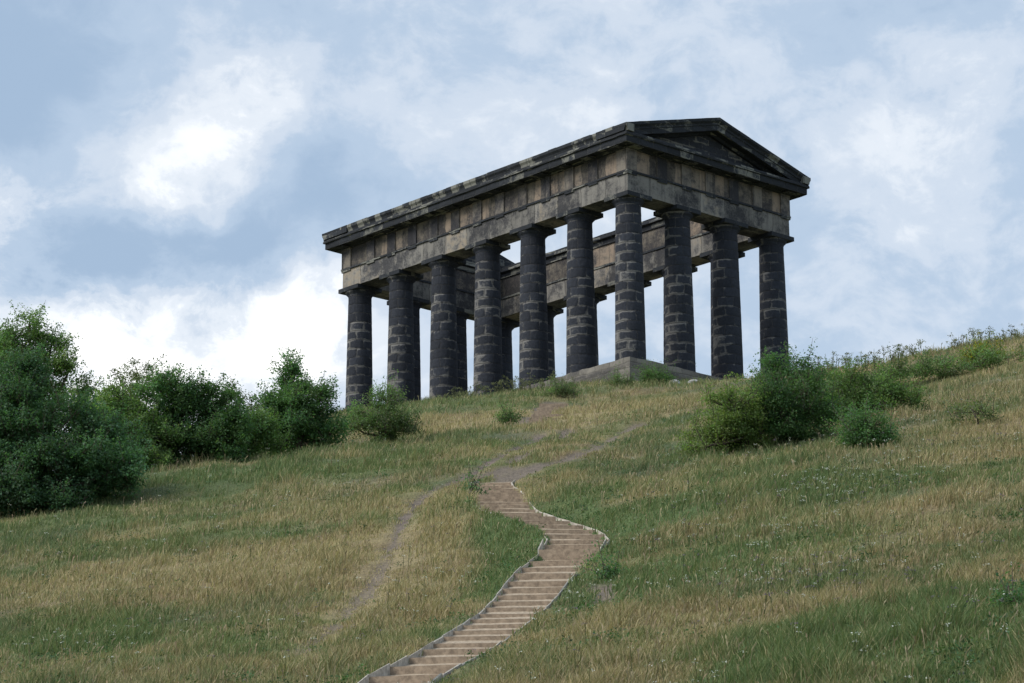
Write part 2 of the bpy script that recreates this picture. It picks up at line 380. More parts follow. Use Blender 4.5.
def leaf_mat(name, trans=.35, rough=.6, spec=.3):
    m, g, bs, out = new_mat(name)
    at = g.n('ShaderNodeVertexColor', layer_name='Col')
    g.link(at.outputs[0], bs.inputs['Base Color']); bs.inputs['Roughness'].default_value = rough; bs.inputs['Specular IOR Level'].default_value = spec
    tr = g.n('ShaderNodeBsdfTranslucent'); g.put(tr.inputs[0], g.mix(1.0, at.outputs[0], (1.1, 1.25, .6, 1), 'MULTIPLY'))
    mx = g.n('ShaderNodeMixShader'); mx.inputs[0].default_value = trans
    g.link(bs.outputs[0], mx.inputs[1]); g.link(tr.outputs[0], mx.inputs[2]); g.link(mx.outputs[0], out.inputs[0])
    return m
M_LEAF = leaf_mat('leaves', .5, .55, .3); M_GRASS = leaf_mat('grass_blades', .3, .75, .15)
M_PETAL = leaf_mat('petals', .3, .8, .1)
def plain(name, c, rough=.85, var=.4, sc=6.0, bump=.3):
    m, g, bs, out = new_mat(name); tc = g.n('ShaderNodeTexCoord')
    n = g.noise(tc.outputs['Object'], sc, 6, .65).outputs[0]
    g.put(bs.inputs['Base Color'], g.mix(g.step(n, .3, .7), tuple(q * (1 - var) for q in c) + (1,), tuple(min(1, q * (1 + var)) for q in c) + (1,)))
    bs.inputs['Roughness'].default_value = rough; bs.inputs['Specular IOR Level'].default_value = .2
    bp = g.n('ShaderNodeBump'); bp.inputs['Strength'].default_value = bump; bp.inputs['Distance'].default_value = .03; g.put(bp.inputs['Height'], n); g.link(bp.outputs[0], bs.inputs['Normal'])
    return m
M_BARK = plain('bark', (.085, .07, .055), sc=9)
M_GRAVEL = plain('brown_gravel', (.37, .30, .22), var=.28, sc=14)
M_BOARD = plain('weathered_board', (.40, .37, .32), var=.3, sc=8)
M_RISER = plain('riser_board', (.305, .235, .17), var=.3, sc=8)
M_ROCK = plain('pale_rock', (.36, .36, .35), var=.35, sc=5)

# ------------------------------------------------------------------ the hill (one sheet)
def axis(fine0, fine1, step, far0, far1):
    a = list(np.arange(fine0, fine1 + 1e-6, step)); s = step; x = fine1
    while x < far1: s *= 1.22; x += s; a.append(x)
    s = step; x = fine0; b = []
    while x > far0: s *= 1.22; x -= s; b.append(x)
    return np.array(b[::-1] + a)
gx = axis(-32, 42, .22, -1800, 1800); gy = axis(38, 185, .30, -1200, 3000)
XX, YY = np.meshgrid(gx, gy); nx, ny = len(gx), len(gy)
ZZ = hz(XX, YY)
dirt = dirt_at(XX, YY); sd = dist_to(STAIR, XX, YY)
ZZ = ZZ - dirt * .12
ZZ = ZZ - (1 - sstep(sd, .56, .80)) * .45 * (YY < 112)
colr, _, _ = sward_colour(XX, YY)
colr = colr * .78
DIRTC = np.array([.195, .168, .142])
DIRTC = DIRTC * (.75 + .5 * fbm(XX / .7, YY / .7, 77, 3))[..., None]
colr = colr + (DIRTC - colr) * dirt[..., None]
ii = (np.arange(ny - 1)[:, None] * nx + np.arange(nx - 1)[None]).ravel()
TF = np.c_[ii, ii + 1, ii + nx + 1, ii + nx]
m, g, bs, out = new_mat('hillside')
at = g.n('ShaderNodeVertexColor', layer_name='Col'); tc = g.n('ShaderNodeTexCoord')
n1 = g.noise(tc.outputs['Object'], 2.4, 8, .7).outputs[0]; n2 = g.noise(tc.outputs['Object'], 11, 5, .7).outputs[0]
c = g.mix(1.0, at.outputs[0], g.mix(g.step(n2, .3, .7), (.6, .6, .6, 1), (1.3, 1.25, 1.15, 1)), 'MULTIPLY')
g.put(bs.inputs['Base Color'], c); bs.inputs['Roughness'].default_value = .95; bs.inputs['Specular IOR Level'].default_value = .1
bp = g.n('ShaderNodeBump'); bp.inputs['Strength'].default_value = .7; bp.inputs['Distance'].default_value = .12; g.put(bp.inputs['Height'], g.math('ADD', n1, n2)); g.link(bp.outputs[0], bs.inputs['Normal'])
hill = mesh_obj('hill_ground', np.c_[XX.ravel(), YY.ravel(), ZZ.ravel()], TF, m, smooth=True, col=colr.reshape(-1, 3))
tag(hill, 'grassy hillside rising to the monument with bare dirt tracks', 'hill', kind='structure')

# ------------------------------------------------------------------ the monument
A, B = 4.4634, 4.3269                    # column spacing along the flank and along the front
Z0, ZNK, ZA, ZT, ZF, ZK, ZG, ZAP = 1.25, 11.43, 12.07, 13.52, 14.92, 15.65, 16.15, 18.42
PA, PC = 0.859, 1.937
TZ = 47.0486 + CAMZ
temple = empty('greek_temple_monument', (7.34037, 179.20565, TZ), math.atan2(.66599513, .74595609))
tag(temple, 'blackened stone open Greek temple with rows of massive columns on the hilltop', 'monument')
LX, LY = 3 * B, 6 * A
def sweep(profile, seg=.55, jit=.012, seed=0, sides=(0, 1, 2, 3)):
    """closed profile of (outward offset, z) carried round the rectangle of column axes"""
    rr = np.random.default_rng(seed + 100)
    cor = lambda o: [(-o, -o), (LX + o, -o), (LX + o, LY + o), (-o, LY + o)]
    stations = []                        # (side, t)
    for s in range(4):
        n = max(2, int((LX if s % 2 == 0 else LY) / seg))
        for k in range(n): stations.append((s, k / n))
    V = []; m = len(profile)
    for (s, t) in stations:
        for (o, z) in profile:
            c = cor(o); a, b = c[s], c[(s + 1) % 4]
            j1, j2 = rr.uniform(-jit, jit, 2)
            x = a[0] + (b[0] - a[0]) * t; y = a[1] + (b[1] - a[1]) * t
            if s % 2 == 0: y += j1
            else: x += j1
            V.append((x, y, z + j2 * .7))
    n = len(stations); Fc = []
    for i in range(n):
        for k in range(m):
            Fc.append((i*m + k, ((i+1) % n)*m + k, ((i+1) % n)*m + (k+1) % m, i*m + (k+1) % m))
    return V, Fc
def tpart(name, VF, mat, parent=temple, **kw):
    return mesh_obj(name, VF[0], VF[1], mat, parent, uv='box', **kw)
tpart('stylobate', sweep([(1.25, Z0), (-6.45, Z0), (-6.45, -6), (1.62, -6), (1.60, .55), (1.27, .53)], seed=1, jit=.055), M_PLIN)
tpart('architrave', sweep([(PA, ZT - .13), (-PA, ZT - .02), (-PA, ZA), (PA, ZA)], seed=2), M_ARCH)
tpart('taenia', sweep([(PA + .10, ZT), (-PA - .07, ZT), (-PA - .07, ZT - .15), (PA + .10, ZT - .127)], seed=3), M_CORN)
tpart('frieze', sweep([(PA - .03, ZF), (-PA + .02, ZF), (-PA + .02, ZT + .003), (PA - .03, ZT + .003)], seed=4, jit=.006), M_FRZ)
tpart('cornice', sweep([(PC - .12, ZK), (-PA - .28, ZK - .02), (-PA - .30, ZK - .33), (-PA - .10, ZK - .40), (-PA - .08, ZF + .003), (PA + .14, ZF + .003), (PA + .18, ZF + .16),
      (PC - .30, ZF + .10), (PC - .24, ZF + .05), (PC - .20, ZF + .06), (PC - .19, ZF + .46), (PC - .08, ZF + .50), (PC - .07, ZF + .60)], seed=5, jit=.018), M_CORN)
# gutter courses on the two flanks
def flank_gutter(side):
    o0, o1 = PC - .02, PC - .72
    V = []; Fc = []; y = -PC + .01; rr = random.Random(5 + side)
    while y < LY + PC - .1:
        w = min(rr.choice([.75, .95, 1.1]), LY + PC - .01 - y); o = o0 + rr.uniform(-.03, .012); zt = ZG + rr.uniform(-.025, .015)
        prof = [(o1, ZK + .004), (o - .14, ZK + .004), (o - .10, ZK + .16), (o, ZK + .30), (o, zt), (o1, zt)]
        b = len(V)
        for yy in (y, y + w - .018):
            for (q, z) in prof: V.append(((-q) if side == 0 else (LX + q), yy, z))
        k = 6
        for j in range(k): Fc.append((b + j, b + (j+1) % k, b + k + (j+1) % k, b + k + j))
        Fc += [tuple(b + j for j in range(k)), tuple(b + k + j for j in reversed(range(k)))]
        y += w
    return V, Fc
for s in (0, 1): tpart('gutter_course', flank_gutter(s), M_GUT)
# pediments
SL = (ZAP - ZG) / (LX / 2 + PC)
def rake(front, half):
    prof = [(PC - .03, -.02), (PC - .05, -.20), (PC - .20, -.34), (PC - .21, -.46), (PC - .27, -.50), (PC - .28, -.83), (PA + .22, -.80), (PA + .10, -.95), (-PA + .02, -.95), (-PA + .02, 0.0)]
    V = []; Fc = []; n = 14; k = len(prof); rr = random.Random(3 + half + 2 * front)
    for i in range(n + 1):
        t = i / n; x = (-PC + .015) + (LX / 2 + PC - .015) * t
        z = ZG + SL * (LX / 2 + PC) * t
        if half: x = LX - x
        for (o, dz) in prof:
            jj = rr.uniform(-.012, .012) if 0 < i < n else 0
            V.append((x, (-o) if front == 0 else (LY + o), max(z + dz + jj, ZK + .006 if dz < -.3 else 0)))
    for i in range(n):
        for j in range(k): Fc.append((i*k + j, i*k + (j+1) % k, (i+1)*k + (j+1) % k, (i+1)*k + j))
    Fc += [tuple(range(k)), tuple(n*k + j for j in reversed(range(k)))]
    return V, Fc
def tympanum(front):
    o0, o1 = PA - .10, -PA + .06
    x0, x1 = -PA + .5, LX + PA - .5
    tri = [(x0, ZK - .01), (x1, ZK - .01), (x1, ZK + .10), (LX / 2, ZAP - .93), (x0, ZK + .10)]
    V = [];
    for o in (o0, o1):
        for (x, z) in tri: V.append((x, (-o) if front == 0 else (LY + o), z))
    Fc = [(0, 1, 2, 3, 4), (9, 8, 7, 6, 5)] + [(i, (i+1) % 5, 5 + (i+1) % 5, 5 + i) for i in range(5)]
    return V, Fc
for fr in (0, 1):
    for hf in (0, 1): tpart('raking_cornice', rake(fr, hf), M_CORN)
    tpart('tympanum', tympanum(fr), M_TYMP)
# triglyphs, each with its regula below the taenia
def triglyph(side, c, w=.84):
    o0, o1 = PA - .05, PA + .065
    def bx(a0, a1, p0, p1, z0, z1):
        if side == 0: return (a0, a1, -p1, -p0, z0, z1)
        if side == 2: return (a0, a1, LY + p0, LY + p1, z0, z1)
        if side == 3: return (-p1, -p0, a0, a1, z0, z1)
        return (LX + p0, LX + p1, a0, a1, z0, z1)
    tpt = tpart('triglyph', boxes([bx(c - w/2, c + w/2, o0, o1, ZT + .004, ZF - .10), bx(c - w/2 - .02, c + w/2 + .02, o0, o1 + .03, ZF - .097, ZF - .003)]), M_TRI)
    tpart('regula', boxes([bx(c - w/2, c + w/2, PA - .05, PA + .085, ZT - .26, ZT - .131)]), M_CORN, parent=tpt)
    tpart('mutule', boxes([bx(c - w/2, c + w/2, PA + .2, PC - .36, ZF + .01, ZF + .12)]), M_CORN, parent=tpt)
cw = .84
for s, Ln, nb in ((0, LX, 6), (2, LX, 6), (3, LY, 12), (1, LY, 12)):
    lo, hi = -PA - .06 + cw/2, Ln + PA + .06 - cw/2
    if s in (1, 3): lo += .13; hi -= .13
    for k in range(nb + 1):
        c = Ln * k / nb
        if k == 0: c = lo
        if k == nb: c = hi
        triglyph(s, c, cw if s in (0, 2) or 0 < k < nb else cw - .02)
# columns
def lathe(prof, n=40, jit=0.0, R_uv=.9):
    V = []; Fc = []; UV = []; rr = np.random.default_rng(9)
    for (r, z) in prof:
        for j in range(n):
            a = 2 * math.pi * j / n; q = r + (rr.uniform(-jit, jit) if jit else 0)
            V.append((q * math.cos(a), q * math.sin(a), z))
    for i in range(len(prof) - 1):
        for j in range(n):
            Fc.append((i*n + j, i*n + (j+1) % n, (i+1)*n + (j+1) % n, (i+1)*n + j))
            u0, u1 = 2*math.pi*j/n*R_uv, 2*math.pi*(j+1)/n*R_uv
            UV += [(u0, prof[i][1]), (u1, prof[i][1]), (u1, prof[i+1][1]), (u0, prof[i+1][1])]
    return V, Fc, UV
H = ZNK - Z0; prof = []
ncourse = 16
for k in range(ncourse):
    for f in (0.0, .03, .5, .97):
        t = (k + f) / ncourse; r = .965 - .165 * (t ** 1.25) - (.012 if f == 0.0 else 0)
        prof.append((r, t * H))
prof.append((.80, H))
cv, cf, cuv = lathe(prof, 48, .006)
cuv = [(u, v * (.62 * ncourse / H)) for u, v in cuv]
first = None
ev, ef, euv = lathe([(.80, H), (.815, H + .02), (.83, H + .05), (.81, H + .07), (.90, H + .16), (1.00, H + .26), (1.04, H + .33), (1.03, H + .36)], 40, .004)
av, af = boxes([(-1.07, 1.07, -1.07, 1.07, H + .36, ZA - Z0 + .002)])
spots = [(i, 0) for i in range(4)] + [(i, 6) for i in range(4)] + [(0, j) for j in range(1, 6)] + [(3, j) for j in range(1, 6)]
for (i, j) in spots:
    loc = (i * B, j * A, Z0)
    if first is None:
        c0 = mesh_obj('column', cv, cf, M_COL, temple, smooth=False, uv=cuv, loc=loc)
        e0 = mesh_obj('echinus', ev, ef, M_COL, c0, smooth=True, uv=euv)
        a0 = mesh_obj('abacus', av, af, M_CORN, c0, uv='box')
        first = (c0, e0, a0)
    else:
        c1 = first[0].copy(); COL.objects.link(c1); c1.parent = temple; c1.location = loc
        for ch in first[1:]:
            d = ch.copy(); COL.objects.link(d); d.parent = c1

# ------------------------------------------------------------------ hillside steps
def resample(P, step):
    d = np.r_[0, np.cumsum(np.hypot(*np.diff(P, axis=0).T))]; n = int(d[-1] / step)
    t = np.arange(n + 1) * step
    return np.c_[np.interp(t, d, P[:, 0]), np.interp(t, d, P[:, 1])], n
stairs = None
TREAD = 1.2
SP, NS = resample(STAIR, TREAD)
keep = SP[:, 1] < 82; tail, _ = resample(STAIR, 1.12); SP = np.r_[SP[keep], tail[tail[:, 1] > SP[keep][-1, 1] + .5]]; NS = len(SP) - 1
tan = np.gradient(SP, axis=0); tan /= np.linalg.norm(tan, axis=1)[:, None]
face = np.array([0.0, 1.0])                       # boards are laid nearly level across, facing down the slope
SZ = _hz0(SP[:, 0], SP[:, 1], False)
SZ = np.convolve(np.r_[SZ[0] * 2 - SZ[2], SZ[0] * 2 - SZ[1], SZ, SZ[-1] * 2 - SZ[-2], SZ[-1] * 2 - SZ[-3]], np.ones(5) / 5, 'valid') + .02
stairs = empty('hillside_steps', (SP[0, 0], SP[0, 1], SZ[0]))
tag(stairs, 'winding brown gravel steps with pale timber edging climbing the grassy hill', 'steps')
o3 = np.array([SP[0, 0], SP[0, 1], SZ[0]])
HW = .73
def across(i):
    t = tan[i]; n = np.array([t[1], -t[0]])       # to the right when looking uphill
    n = n * .38 + np.array([1.0, 0.0]) * .62; n /= np.linalg.norm(n); return n
rs = random.Random(4)
EDGE = []
for i in range(NS):
    n0, n1 = across(i), across(i + 1)
    wl = HW / max(.55, abs(n0[0])) ; w = (HW + .14 * float(sstep(SP[i][1], 72, 84))) * (1 - .28 * max(0, (i - NS + 4) / 4)) + rs.uniform(-.03, .03)
    a0, b0 = SP[i] - n0 * w, SP[i] + n0 * w
    w1 = (HW + .14 * float(sstep(SP[i + 1][1], 72, 84))) * (1 - .28 * max(0, (i + 1 - NS + 4) / 4)); a1, b1 = SP[i + 1] - n1 * w1, SP[i + 1] + n1 * w1
    EDGE.append((a0, b0, SZ[i]))
    rise = SZ[i + 1] - SZ[i]; dyy = max(.3, SP[i + 1][1] - SP[i][1]); lip = min(rise * .8, max(.06, rise - dyy * ((SZ[i] - CAMZ) / SP[i][1] + (.062 if SP[i][1] < 80 else .045)))) + rs.uniform(-.012, .012)
    zt0 = SZ[i] + lip - .0; zt1 = SZ[i + 1] + .0
    bw = .05
    # gravel tread, sloping up to the foot of the next board
    rows = 5; cols = 6; V = []; Fc = []
    for r in range(rows + 1):
        t = r / rows
        for c in range(cols + 1):
            s = c / cols; p = (a0 * (1 - s) + b0 * s) * (1 - t) + (a1 * (1 - s) + b1 * s) * t
            z = zt0 * (1 - t) + zt1 * t + rs.uniform(-.012, .012) - (.02 if 0 < t < 1 else .012)
            V.append((p[0], p[1] + bw * (1 - t), z))
    for r in range(rows):
        for c in range(cols):
            q = r * (cols + 1) + c; Fc.append((q, q + 1, q + cols + 2, q + cols + 1))
    base = len(V)
    for (p, q) in ((a0, 0), (b0, 0), (b1, 1), (a1, 1)): V.append((p[0], p[1] + (bw if q == 0 else 0), SZ[i] - .35))
    k = cols + 1; last = rows * k
    Fc += [tuple([base, base + 1] + list(range(cols, -1, -1))), tuple([base + 1, base + 2] + [r * k + cols for r in range(rows, -1, -1)]),
           tuple([base + 2, base + 3] + [last + c for c in range(0, cols + 1)]), tuple([base + 3, base] + [r * k for r in range(0, rows + 1)])]
    V = np.array(V) - o3
    st = mesh_obj('step', V, Fc, M_GRAVEL, stairs)
    # riser board
    zb = SZ[i] - .18; tl = rs.uniform(-.012, .012)
    V = []; yv = np.array([0, bw])
    for (p, dzz) in ((a0, tl), (b0, -tl)):
        for yy in yv:
            V.append((p[0], p[1] + yy - .002, zb)); V.append((p[0], p[1] + yy - .002, zt0 + .018 + dzz))
    Fc = [(0, 4, 5, 1), (2, 3, 7, 6), (1, 5, 7, 3), (0, 1, 3, 2), (4, 6, 7, 5), (0, 2, 6, 4)]
    mesh_obj('riser_board', np.array(V) - o3, Fc, M_RISER, st)
    # edging boards left and right
    for sgn, e0, e1, hgt in ((-1, a0, a1, .05), (1, b0, b1, .03)):
        if sgn == 1 and rs.random() < .12: continue
        nn = n0 * sgn; th = .028 + rs.uniform(-.006, .01)
        V = []
        for e, zt in ((e0, zt0), (e1 , SZ[i + 1] + lip)):
            for off in (.004, th):
                p = e + nn * off
                V.append((p[0], p[1], zt - .36)); V.append((p[0], p[1], zt + hgt - rs.uniform(0, .03)))
        mesh_obj('edge_board', np.array(V) - o3, [(0, 4, 5, 1), (2, 3, 7, 6), (1, 5, 7, 3), (0, 1, 3, 2), (4, 6, 7, 5), (0, 2, 6, 4)], M_BOARD, stairs)

# upper flight of worn steps near the top of the hill
up = hit(548, 421); flight = empty('worn_upper_steps', tuple(up)); tag(flight, 'short flight of worn earth steps high on the slope below the columns', 'steps')
for k in range(5):
    p = hit(545 + k * 2.2, 421 - k * 3.6); V, Fc = boxes([(p[0] - .75, p[0] + .75, p[1], p[1] + .9, p[2] - .35, p[2] + .09)])
    V = np.array(V) - up; V[:, 2] += rng.uniform(-.02, .02, len(V)); st = mesh_obj('step', V, Fc, M_GRAVEL, flight)
    V, Fc = boxes([(p[0] - .78, p[0] + .78, p[1] - .06, p[1] - .003, p[2] - .3, p[2] + .12)]); mesh_obj('riser_board', np.array(V) - up, Fc, M_RISER, st)

# ------------------------------------------------------------------ foliage
def leaves(C, N, size, colr, elong=.5, seed=0):
    """diamond leaves at C (n,3) with normals N, lengths size"""
    r = np.random.default_rng(seed); n = len(C)
    N = N / (np.linalg.norm(N, axis=1)[:, None] + 1e-9)
    T = np.cross(N, r.normal(size=(n, 3))); T /= np.linalg.norm(T, axis=1)[:, None] + 1e-9
    Bv = np.cross(N, T); s = size[:, None]
    V = np.stack([C - T * s * .5, C + Bv * s * elong * .5 + N * s * .08, C + T * s * .5, C - Bv * s * elong * .5 + N * s * .08], 1).reshape(-1, 3)
    Fc = np.arange(n * 4).reshape(-1, 4)
    return V, Fc, np.repeat(colr, 4, 0)
GREENS = {'deep': (.070, .145, .066), 'mid': (.105, .185, .070), 'light': (.165, .245, .085), 'blue': (.085, .160, .092), 'dull': (.115, .150, .075), 'olive': (.140, .185, .060), 'airy': (.10, .125, .065)}
def shrub(name, label, cat, px, py, d, lobes, tone, leaf=.11, dens=1.0, group=None, trunk_r=.09, seed=1, shoots=.75, tone2=None, flower=None):
    """a woody plant rooted at its own spot; lobes are (px, py, rx, rz, density) read at distance d, turned into metres"""
    r = np.random.default_rng(seed)
    if d is None: base = hit(px, py); d = base[1]
    else:
        q = at_depth(px, py, d); base = np.array([q[0], q[1], float(hz(q[0], q[1]))])
    root = empty(name, tuple(base)); tag(root, label, cat, group)
    mpp = d / F; c0 = np.array(GREENS[tone]); c2 = np.array(GREENS[tone2 or tone]) * (1.25 if not tone2 else 1)
    LC, LN, LS, LK = [], [], [], []; T = TubeSet()
    trunk_top = base + np.array([r.normal() * .1, 0, .5])
    T.tube([base - [0, 0, .3], base + [0, 0, .15], trunk_top], [trunk_r * 1.3, trunk_r, trunk_r * .8], 7)
    for (lx, ly, rx, rz, dn) in lobes:
        if group == GR: rx *= 1.14; rz *= 1.08
        c = at_depth(lx, ly, d); rx, rz = rx * mpp, rz * mpp; ry = min(max(rx, rz * .7), 3.2)
        c = c + np.array([0, r.uniform(-.35, .35) * ry, 0])
        mid = (trunk_top + c) / 2 + np.array([r.normal() * .15, r.normal() * .15, -.1 * rz])
        T.tube([trunk_top, mid, c, c + [0, 0, rz * .6]], [trunk_r * .7, trunk_r * .5, trunk_r * .3, .01], 5)
        R3 = np.array([rx, ry, rz])
        nsub = int(np.clip(6 + 6.5 * (rx * rz) ** .8, 6, 34))
        su = r.normal(size=(nsub, 3)); su /= np.linalg.norm(su, axis=1)[:, None]
        sub_c = c + su * R3 * r.uniform(.50, .90, (nsub, 1)); sub_r = np.clip((rx * rz) ** .5 * r.uniform(.18, .36, nsub), .26, .8)
        sub_k = r.uniform(.78, 1.3, nsub); sub_t = r.uniform(-.35, .45, nsub)
        ncl = int(max(10, 29 * dn * dens * (rx * rz + rx * ry + ry * rz) ** .9 / .5))
        si = r.integers(0, nsub, ncl); u = r.normal(size=(ncl, 3)) + su[si] * .5 + [0, 0, .25]; u /= np.linalg.norm(u, axis=1)[:, None]
        rad = r.uniform(.2, 1, ncl) ** .45
        cc = sub_c[si] + u * (rad * sub_r[si])[:, None] * np.array([1.15, 1.15, .8])
        core = r.random(ncl) < .20
        cc[core] = c + u[core] * R3 * r.uniform(0, .7, (core.sum(), 1))
        gz = hz(cc[:, 0], cc[:, 1], micro=False); ok = cc[:, 2] > gz + (.1 if rz > .5 else -.1); cc = cc[ok]; u = u[ok]; rad = rad[ok]; si = si[ok]
        tn = np.clip(r.uniform(0, 1, len(cc)) ** 1.3 * .7 + .1 + sub_t[si], 0, 1.2); lobe_k = r.uniform(.85, 1.25)
        for k in range(len(cc)):
            m = int(r.integers(26, 54)); sg = r.uniform(.09, .20)
            if rad[k] > .78 and u[k, 2] > -.2 and r.random() < shoots:      # a shoot with leaves along it
                dirn = u[k] * .8 + np.array([0, 0, .7]) + r.normal(size=3) * .3; dirn /= np.linalg.norm(dirn); L = r.uniform(.3, .85)
                t = r.uniform(0, 1, m); P = cc[k] + dirn * (t * L)[:, None] + r.normal(size=(m, 3)) * (.07 + .10 * (1 - t))[:, None]
                T.tube([cc[k] - dirn * .3, cc[k] + dirn * L], [.014, .005], 3)
            else:
                P = cc[k] + r.normal(size=(m, 3)) * sg * np.array([1.15, 1.15, .7])
                if k % 3 == 0: T.tube([c * .5 + cc[k] * .5, cc[k]], [.022, .008], 3)
            LC.append(P); LN.append(r.normal(size=(m, 3)) * .75 + u[k] * .5 + np.array([0, 0, .7]))
            LS.append(r.uniform(.6, 1.35, m) * leaf * .95)
            base_c = c0 + (c2 - c0) * tn[k]
            K = base_c * lobe_k * sub_k[si[k]] * r.uniform(.75, 1.35, (m, 1)) * r.uniform(.9, 1.12, (m, 3))
            if flower is not None and rad[k] > .7:
                f = r.random(m) < .35; K[f] = flower
            LK.append(K)
    if not LC: print('EMPTY', label); return
    V, Fc, K = leaves(np.concatenate(LC), np.concatenate(LN), np.concatenate(LS), np.concatenate(LK), .62, seed)
    mesh_obj('crown', V - base, Fc, M_LEAF, root, col=K)
    mesh_obj('trunk', np.array(T.V) - base, T.F, M_BARK, root, smooth=True)
    return root
GL = 'trees and bushes along the left side of the hill'; GR = 'bushes on the right slope'
shrub('broadleaf_tree', 'tallest dark green tree at the far left edge with open top', 'tree', 20, 470, 126,
      [(22,352,34,30,1.1),(-5,380,46,48,1),(45,382,36,34,1),(70,368,18,18,.3),(78,398,24,22,.55),(20,420,56,46,.8),(52,340,18,14,.5),(30,325,14,12,.5)], 'mid', seed=11, group=GL, trunk_r=.16, tone2='light')
shrub('dense_bush', 'big dense bluish green bush in front of the tallest tree at far left', 'bush', 25, 512, None,
      [(10,410,45,48,1),(40,450,60,60,1.1),(5,480,50,45,1.1),(80,455,50,48,1),(60,490,45,34,1.1),(105,485,30,26,1),(20,372,26,20,.8),(125,470,26,26,.8),(-10,500,40,22,1),(40,508,50,12,1),(-15,440,30,50,1)], 'deep', seed=12, group=GL, trunk_r=.15, tone2='blue')
shrub('slender_tree', 'thin airy tree top poking up behind the bushes left of centre gap', 'tree', 134, 450, 134,
      [(136,374,24,15,.26),(122,385,12,14,.22),(150,380,12,12,.22),(135,400,20,24,.6)], 'airy', seed=13, group=GL, trunk_r=.10, leaf=.10)
shrub('rounded_bush', 'broad mid green bush with yellowish leaves between the big dark bush and the wide bush', 'bush', 110, 470, 120,
      [(120,465,40,20,1),(148,468,24,14,1),(120,415,36,32,1),(95,430,34,30,1),(140,440,36,28,1.1)], 'mid', seed=14, group=GL, tone2='light')
shrub('spreading_bush', 'wide green bush mass in the middle of the left hedge', 'bush', 205, 464, 122,
      [(165,400,32,22,1),(200,405,34,24,1.1),(182,432,48,34,1.1),(172,458,34,14,1),(215,458,34,10,1),(228,430,30,28,1.1),(150,440,34,30,1),(222,398,16,14,.7),(210,445,40,22,1.1)], 'mid', seed=15, group=GL, tone2='deep')
shrub('low_bush', 'low green bush at the foot of the pointed tree, right end of the hedge', 'bush', 248, 456, 124,
      [(250,432,28,22,1.1),(268,440,18,15,1),(232,440,20,18,1)], 'mid', seed=16, group=GL, tone2='light')
shrub('wispy_sapling', 'sparse wispy sapling seen against the bright sky left of the pointed tree', 'tree', 245, 440, 132,
      [(238,400,17,10,.2),(250,408,18,10,.35),(228,410,8,8,.3)], 'airy', seed=17, group=GL, trunk_r=.06, leaf=.10)
shrub('pointed_tree', 'dark green tree with a pointed top standing apart right of the hedge', 'tree', 300, 452, 128,
      [(292,385,19,24,1),(290,366,9,10,.6),(285,410,32,24,1.1),(312,412,28,24,1),(322,396,14,14,.5),(298,435,40,18,1.2),(332,435,16,12,.9),(262,425,16,16,.7)], 'deep', seed=18, group=GL, tone2='mid', trunk_r=.12)
shrub('hawthorn_bush', 'dull green thinly leaved bush with bare twigs in front of the leftmost columns', 'bush', 382, 447, None,
      [(372,415,24,18,.55),(392,405,20,16,.55),(385,430,34,15,.75),(402,425,16,14,.6),(355,428,18,12,.4),(380,395,10,8,.25)], 'dull', seed=19, tone2='mid', leaf=.09, trunk_r=.10)
shrub('dark_bush', 'tallest dark green bush on the right slope in front of the right column', 'bush', 785, 445, None,
      [(784,388,25,26,1),(780,412,38,28,1.2),(804,420,34,26,1.1),(808,374,11,16,.6),(770,432,34,14,1.1),(776,366,11,13,.7),(816,396,24,22,.9),(797,368,8,13,.5)], 'deep', seed=21, group=GR, tone2='mid', leaf=.085)
shrub('pale_bush', 'lighter yellow green bush left of the tall dark bush on the right slope', 'bush', 728, 458, None,
      [(735,412,28,24,.9),(720,436,30,20,1),(748,435,26,22,1),(706,448,20,10,.8),(750,402,16,14,.7)], 'olive', seed=22, group=GR, tone2='light', leaf=.085)
shrub('hazel_bush', 'mid green bush right of the tall dark bush, higher on the slope', 'bush', 848, 425, None,
      [(845,388,27,24,1),(838,406,30,24,1),(868,400,30,22,.9),(890,405,24,18,.8),(904,400,16,14,.6)], 'mid', seed=23, group=GR, tone2='light', leaf=.085)
shrub('round_bush', 'small round dark green bush in front of the mid green bush', 'bush', 870, 448, None,
      [(870,430,26,18,1.2),(858,436,17,12,1),(886,434,15,11,1)], 'deep', seed=24, group=GR, tone2='mid', leaf=.08)
shrub('gorse_bush', 'yellowish flowering bush on the skyline at the right', 'bush', 982, 366, None,
      [(982,356,15,8,.9),(995,355,10,7,.7),(970,359,9,6,.7)], 'olive', seed=25, tone2='light', leaf=.10, flower=(.36, .30, .035))
shrub('leafy_shrub', 'pale green leafy shrub alone among tall grass at the right', 'bush', 978, 425, None,
      [(978,412,14,9,.5),(962,412,10,6,.4),(990,416,10,6,.4)], 'dull', seed=26, leaf=.08, trunk_r=.04)
shrub('bramble_mound', 'wide dark green mound of scrub just below the right skyline', 'bush', 930, 382, None,
      [(890,374,30,6,.6),(930,370,30,7,.6),(965,368,24,7,.5),(1005,362,28,8,.6)], 'dull', seed=27, tone2='mid', leaf=.09, trunk_r=.012)
